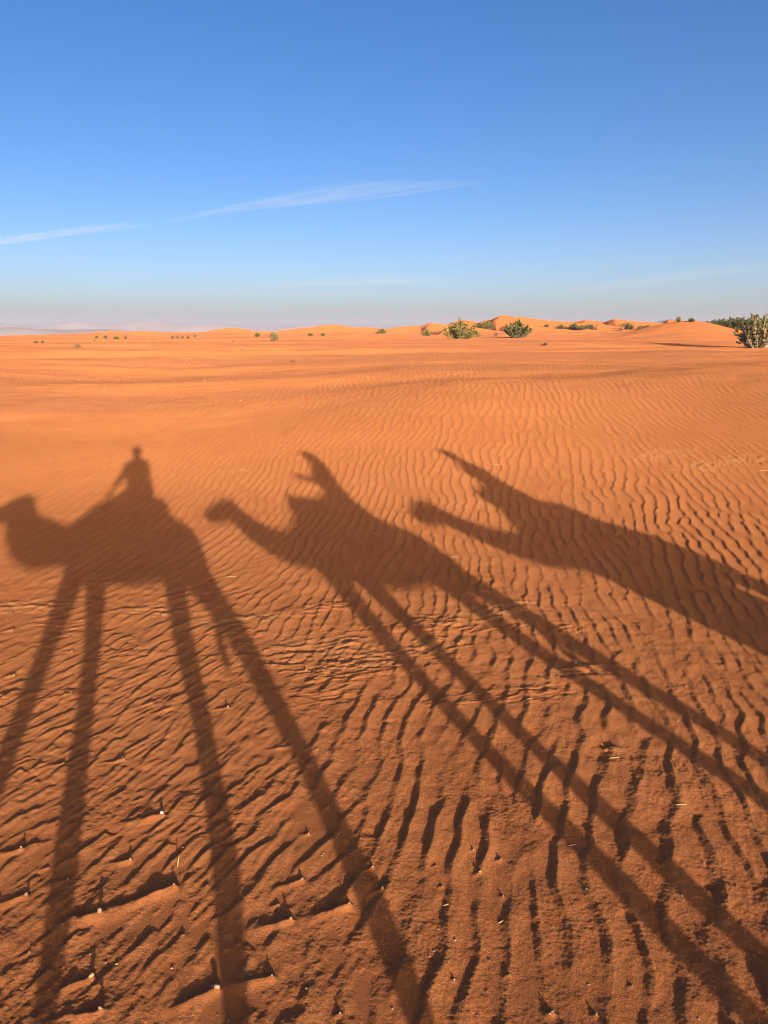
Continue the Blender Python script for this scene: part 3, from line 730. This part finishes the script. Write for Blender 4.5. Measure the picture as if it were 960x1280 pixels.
PL = {0: 'whitish pebble, brightest one, at the end of a long sand tail low in the left', 4: 'round brown-edged stone beside the long dark drift tail at lower left', 5: 'brown stone at the head of the largest drift tail', 9: 'round pale pebble touching the shadow leg near the bottom edge',
      10: 'pale pebble with a peaked shadow right of the shadow leg at the bottom', 50: 'pale stone, left one of a pair inside the front camel shadow', 51: 'pale stone, right one of a pair inside the front camel shadow', 7: 'pale pebble with drift tail at the bottom left corner', 6: 'pale pebble above the bottom left corner one', 34: 'small pale pebble at the tip of a tail under the belly shadow'}
for i, (x, y, s, tail) in enumerate(PEBBLES):
    z = height1(x + .004, y)
    for part in range(1):
        o = link_mesh('pebble', PM[i % 8], None); o.data.materials.clear() if False else None
        o.location = (x, y, z + s * .25); q_ = .8 + .35 * math.sin(i * 2.3); o.scale = (s * .60 * q_ * (1.1 + .4 * math.sin(i)), s * .48 * q_, s * .60 * q_ * (1 + .25 * math.cos(i * 3))); o.rotation_euler = (0, 0, i * 1.7)
        big = i in PL
        if s >= .014: tag(o, PL.get(i, 'pale pebble holding back a drift tail of sand'), 'pebble', 'pebbles with drift tails')
        else: tag(o, PL.get(i, 'tiny pale pebble half sunk in the rippled sand'), 'pebble', 'tiny pebbles in the sand')
for i, me in enumerate(PM): me.materials.append(M_peb2 if i in (4, 5) else M_peb)
M_peb3 = simple('whitish_stone', (.74, .64, .44), (.80, .72, .54), 40, .8, .002)
for o in COL.objects:
    if o.get('label') == PL[0]: o.data = PM[0].copy(); o.data.materials.clear(); o.data.materials.append(M_peb3)

rnd = random.Random(3)
for i in range(110):                 # smaller chips among the ripples, mostly at the left and front
    while True:
        y = 2.3 + 6 * rnd.random() ** 1.6; x = rnd.uniform(-.62, .66) * (y + .4)
        if rnd.random() < (.9 if x < .3 else .45): break
    s = rnd.uniform(.0028, .006)
    o = link_mesh('stone_chip', PM[i % 8], None); o.location = (x, y, height1(x, y) + s * .3); o.scale = (s * rnd.uniform(.8, 1.5), s, s * rnd.uniform(.6, 1.1)); o.rotation_euler = (0, 0, rnd.uniform(0, 6))
    tag(o, 'tiny stone chip lying loose among the near ripples', 'stone chip', 'stone chips among the near ripples')
STONES = [(-13.32, 32.89), (-12.47, 32.84), (-11.79, 33.39), (-11.6, 33.77), (-10.05, 26.98), (-10.42, 31.67), (-9.57, 20.03), (-7.48, 31.33), (-7.25, 30.49), (-5.97, 29.57), (-5.83, 28.87), (-4.56, 23.74), (-5.39, 24.04), (-13.07, 42.56), (8.4, 31.81), (2.75, 28.86), (-0.62, 29.14), (-15.74, 38.18)]
for i, (x, y) in enumerate(STONES):
    s = rnd.uniform(.015, .032)
    o = link_mesh('pale_stone', PM[(i * 3) % 4], None); o.location = (x, y, height1(x, y) + s * .35); o.scale = (s * rnd.uniform(1, 1.8), s, s * .9); o.rotation_euler = (0, 0, rnd.uniform(0, 6))
    tag(o, 'pale stone lying on the smooth sand beyond the shadows', 'stone', 'pale stones on the plain')

M_straw = simple('dry_straw', (.55, .33, .15), (.62, .42, .21), 30, .8)
STRAWS = [(1.5, 4.33, 80, .13, 'pale straw stalk, largest one, on a crust edge among the right ripples'), (-2.71, 13.8, 84, .34, ''), (-2.55, 13.71, 88, .24, ''), (2.05, 13.47, 84, .4, ''), (1.6, 13.61, 80, .2, ''), (-0.11, 9.74, 75, .2, ''), (.86, 8.72, 82, .22, ''),
          (-1.07, 3.33, 10, .09, 'thin pale twig sticking up beside the longest drift tail'), (-1.74, 8.0, 76, .3, ''), (6.61, 12.62, 80, .8, ''), (1.08, 5.11, 70, .16, ''), (1.02, 3.49, 75, .10, ''), (1.74, 3.83, 95, .12, ''), (.30, 3.05, 80, .05, ''), (.55, 2.95, 60, .05, '')]
for i, (x, y, a, L, lab) in enumerate(STRAWS):
    a = math.radians(a); L *= .5; dx, dy = math.sin(a), math.cos(a); bm = bmesh.new(); up = .8 if i == 7 else 0
    pts = []
    for q in range(6):
        t = q / 5 - .5; X = dx * L * t * (1 - up * .7); Y = dy * L * t * (1 - up * .7) + .05 * L * math.sin(q * .6 + i)
        zz = height1(x + X, y + Y) + .002 if not up else height1(x, y) + (t + .45) * L
        pts.append((X, Y, zz, (.0028 + .003 * L) * (1 - .6 * abs(t))))
    z0 = pts[0][2]; tube(bm, [(p[0], p[1], p[2] - z0, p[3]) for p in pts], 6)
    me = bpy.data.meshes.new('straw'); bm.to_mesh(me); bm.free(); o = link_mesh('straw', me, M_straw); o.location = (x, y, z0)
    tag(o, lab or 'bit of pale straw lying flat on the ripples', 'straw', 'bits of straw on the sand')

# ------------------------------------------------------------------ cirrus streaks, far up
def cirrus(path, name, label, alt, dens):
    """path: (px, py, half height in picture pixels); laid on a level layer at the given altitude"""
    def up(px, py):
        u = (px - 480) / 930; v = -(py - 640) / 930
        d = np.array([u, math.cos(PITCH) + v * math.sin(PITCH), v * math.cos(PITCH) - math.sin(PITCH)])
        t = alt / d[2]; return Vector((d[0] * t, d[1] * t, alt))
    N = 80; M = 12; bm = bmesh.new()
    px = np.array([p[0] for p in path]); py = np.array([p[1] for p in path]); pw = np.array([p[2] for p in path])
    lay = bm.verts.layers.float.new('dens'); top = []; bot = []
    for i in range(N + 1):
        p = px[0] + (px[-1] - px[0]) * i / N; y = np.interp(p, px, py); w = np.interp(p, px, pw)
        a = up(p, y - w); b = up(p, y + w); rt = []; rb = []
        for j in range(M + 1):
            t = j / M; c = a.lerp(b, t); th = 26 * math.sin(PI * t) ** 1.3 * math.sin(PI * i / N) ** .8
            d = (math.sin(PI * t) ** 1.5) * min(1, 4 * (1 - i / N), 4 * i / N)
            v1 = bm.verts.new(c + Vector((0, 0, th + .5))); v2 = bm.verts.new(c - Vector((0, 0, th + .5)))
            v1[lay] = d; v2[lay] = d; rt.append(v1); rb.append(v2)
        top.append(rt); bot.append(rb)
    for i in range(N):
        for j in range(M):
            bm.faces.new((top[i][j], top[i + 1][j], top[i + 1][j + 1], top[i][j + 1])); bm.faces.new((bot[i][j], bot[i][j + 1], bot[i + 1][j + 1], bot[i + 1][j]))
        for j in (0, M): bm.faces.new((top[i][j], bot[i][j], bot[i + 1][j], top[i + 1][j]))
    for i in (0, N):
        for j in range(M): bm.faces.new((top[i][j], top[i][j + 1], bot[i][j + 1], bot[i][j]))
    bmesh.ops.recalc_face_normals(bm, faces=bm.faces)
    me = bpy.data.meshes.new(name); bm.to_mesh(me); bm.free()
    Nn = NT('ice_cloud'); P = Nn.n('ShaderNodeNewGeometry').outputs['Position']
    mp = Nn.n('ShaderNodeMapping', vector_type='TEXTURE'); Nn.l(P, mp.inputs[0])
    mp.inputs['Rotation'].default_value = (0, 0, math.atan2(-.6, .8)); mp.inputs['Scale'].default_value = (3400, 420, 1e6)
    ns = Nn.ramp(Nn.noise(mp.outputs[0], 1., 6, .65, .7), .30, .74, .18, 1.)
    mu = Nn.n('ShaderNodeMath', operation='MULTIPLY'); Nn.l(ns, mu.inputs[0]); mu.inputs[1].default_value = dens * .0019
    vv = Nn.n('ShaderNodeVolumeScatter'); vv.inputs['Color'].default_value = (1, 1, 1, 1); vv.inputs['Anisotropy'].default_value = 0.
    Nn.l(mu.outputs[0], vv.inputs['Density']); Nn.l(vv.outputs[0], Nn.out.inputs['Volume'])
    o = link_mesh(name, me, Nn.m)
    return tag(o, label, 'cloud', 'thin cirrus clouds')
cirrus([(192, 280, 2), (215, 275, 4), (260, 266, 5), (330, 254, 8), (400, 244, 14), (450, 238, 15), (500, 235, 12), (550, 231, 7), (612, 227, 3)], 'cirrus_cloud', 'long thin white cloud streak rising to the right in mid sky', 2500, .55)
cirrus([(-120, 312, 8), (-40, 304, 8), (20, 299, 6), (60, 294, 6), (110, 287, 6), (150, 283, 6), (190, 280, 3)], 'cirrus_cloud', 'short white cloud streak at the left edge of the sky', 2500, .55)
cirrus([(310, 358, 4), (400, 354, 6), (500, 350, 6), (580, 348, 3)], 'cirrus_cloud', 'very faint pale streak low in the middle of the sky', 2500, .16)
cirrus([(700, 364, 5), (800, 352, 9), (870, 341, 8), (960, 331, 8), (1060, 318, 6)], 'cirrus_cloud', 'very faint pale streak low at the right of the sky', 2500, .1)

# ------------------------------------------------------------------ haze
def haze(density):
    bm = bmesh.new(); bmesh.ops.create_cube(bm, size=1, matrix=Matrix.Translation((0, 0, 20.)) @ Matrix.Diagonal((20000, 20000, 240, 1)))
    me = bpy.data.meshes.new('haze'); bm.to_mesh(me); bm.free()
    N = NT('air'); v = N.n('ShaderNodeVolumePrincipled'); v.inputs['Color'].default_value = (.70, .72, .93, 1); v.inputs['Density'].default_value = density
    v.inputs['Anisotropy'].default_value = 0.
    N.l(v.outputs[0], N.out.inputs['Volume'])
    return tag(link_mesh('haze', me, N.m), 'thin pale air between the dunes and the far mountains', kind='stuff')
HAZE = 1.15e-4
if HAZE: haze(HAZE)

# ------------------------------------------------------------------ sky, sun, camera
w = bpy.data.worlds.new('World'); scene.world = w; w.use_nodes = True
nt = w.node_tree; bg = nt.nodes['Background']
sky = nt.nodes.new('ShaderNodeTexSky'); sky.sky_type = 'NISHITA'; sky.sun_disc = False
sky.sun_elevation = SUN_EL; sky.sun_rotation = SUN_AZ + PI
sky.altitude = 700; sky.air_density = .5; sky.dust_density = 4.0; sky.ozone_density = .5
hs = nt.nodes.new('ShaderNodeHueSaturation'); hs.inputs['Saturation'].default_value = 1.46; hs.inputs['Hue'].default_value = .507
nt.links.new(sky.outputs[0], hs.inputs['Color']); nt.links.new(hs.outputs[0], bg.inputs[0]); bg.inputs[1].default_value = .080

sun = bpy.data.lights.new('sun', 'SUN'); sun.energy = 2.9; sun.angle = math.radians(.53); sun.color = (1., .88, .70)
so = bpy.data.objects.new('sun', sun); COL.objects.link(so)
d = Vector((math.sin(SUN_AZ) * math.cos(SUN_EL), math.cos(SUN_AZ) * math.cos(SUN_EL), -math.sin(SUN_EL)))
so.rotation_euler = d.to_track_quat('-Z', 'Y').to_euler(); so.location = (4, -12, 6)

cam = bpy.data.cameras.new('camera'); co = bpy.data.objects.new('camera', cam); COL.objects.link(co); scene.camera = co
cam.sensor_fit = 'VERTICAL'; cam.sensor_height = 36; cam.lens = 36 * FOCAL; cam.clip_start = .01; cam.clip_end = 60000
co.location = (0, 0, CAM_H); co.rotation_euler = (PI / 2 - PITCH, 0, 0)

scene.render.engine = 'CYCLES'
cy = scene.cycles
cy.max_bounces = 6; cy.diffuse_bounces = 3; cy.volume_bounces = 1; cy.transparent_max_bounces = 16; cy.caustics_reflective = False; cy.caustics_refractive = False
cy.use_denoising = True; cy.pixel_filter_type = 'BLACKMAN_HARRIS'; cy.filter_width = 1.15
vs = scene.view_settings; vs.view_transform = 'Standard'; vs.look = 'None'; vs.gamma = 1; vs.use_curve_mapping = False; vs.exposure = 1.56
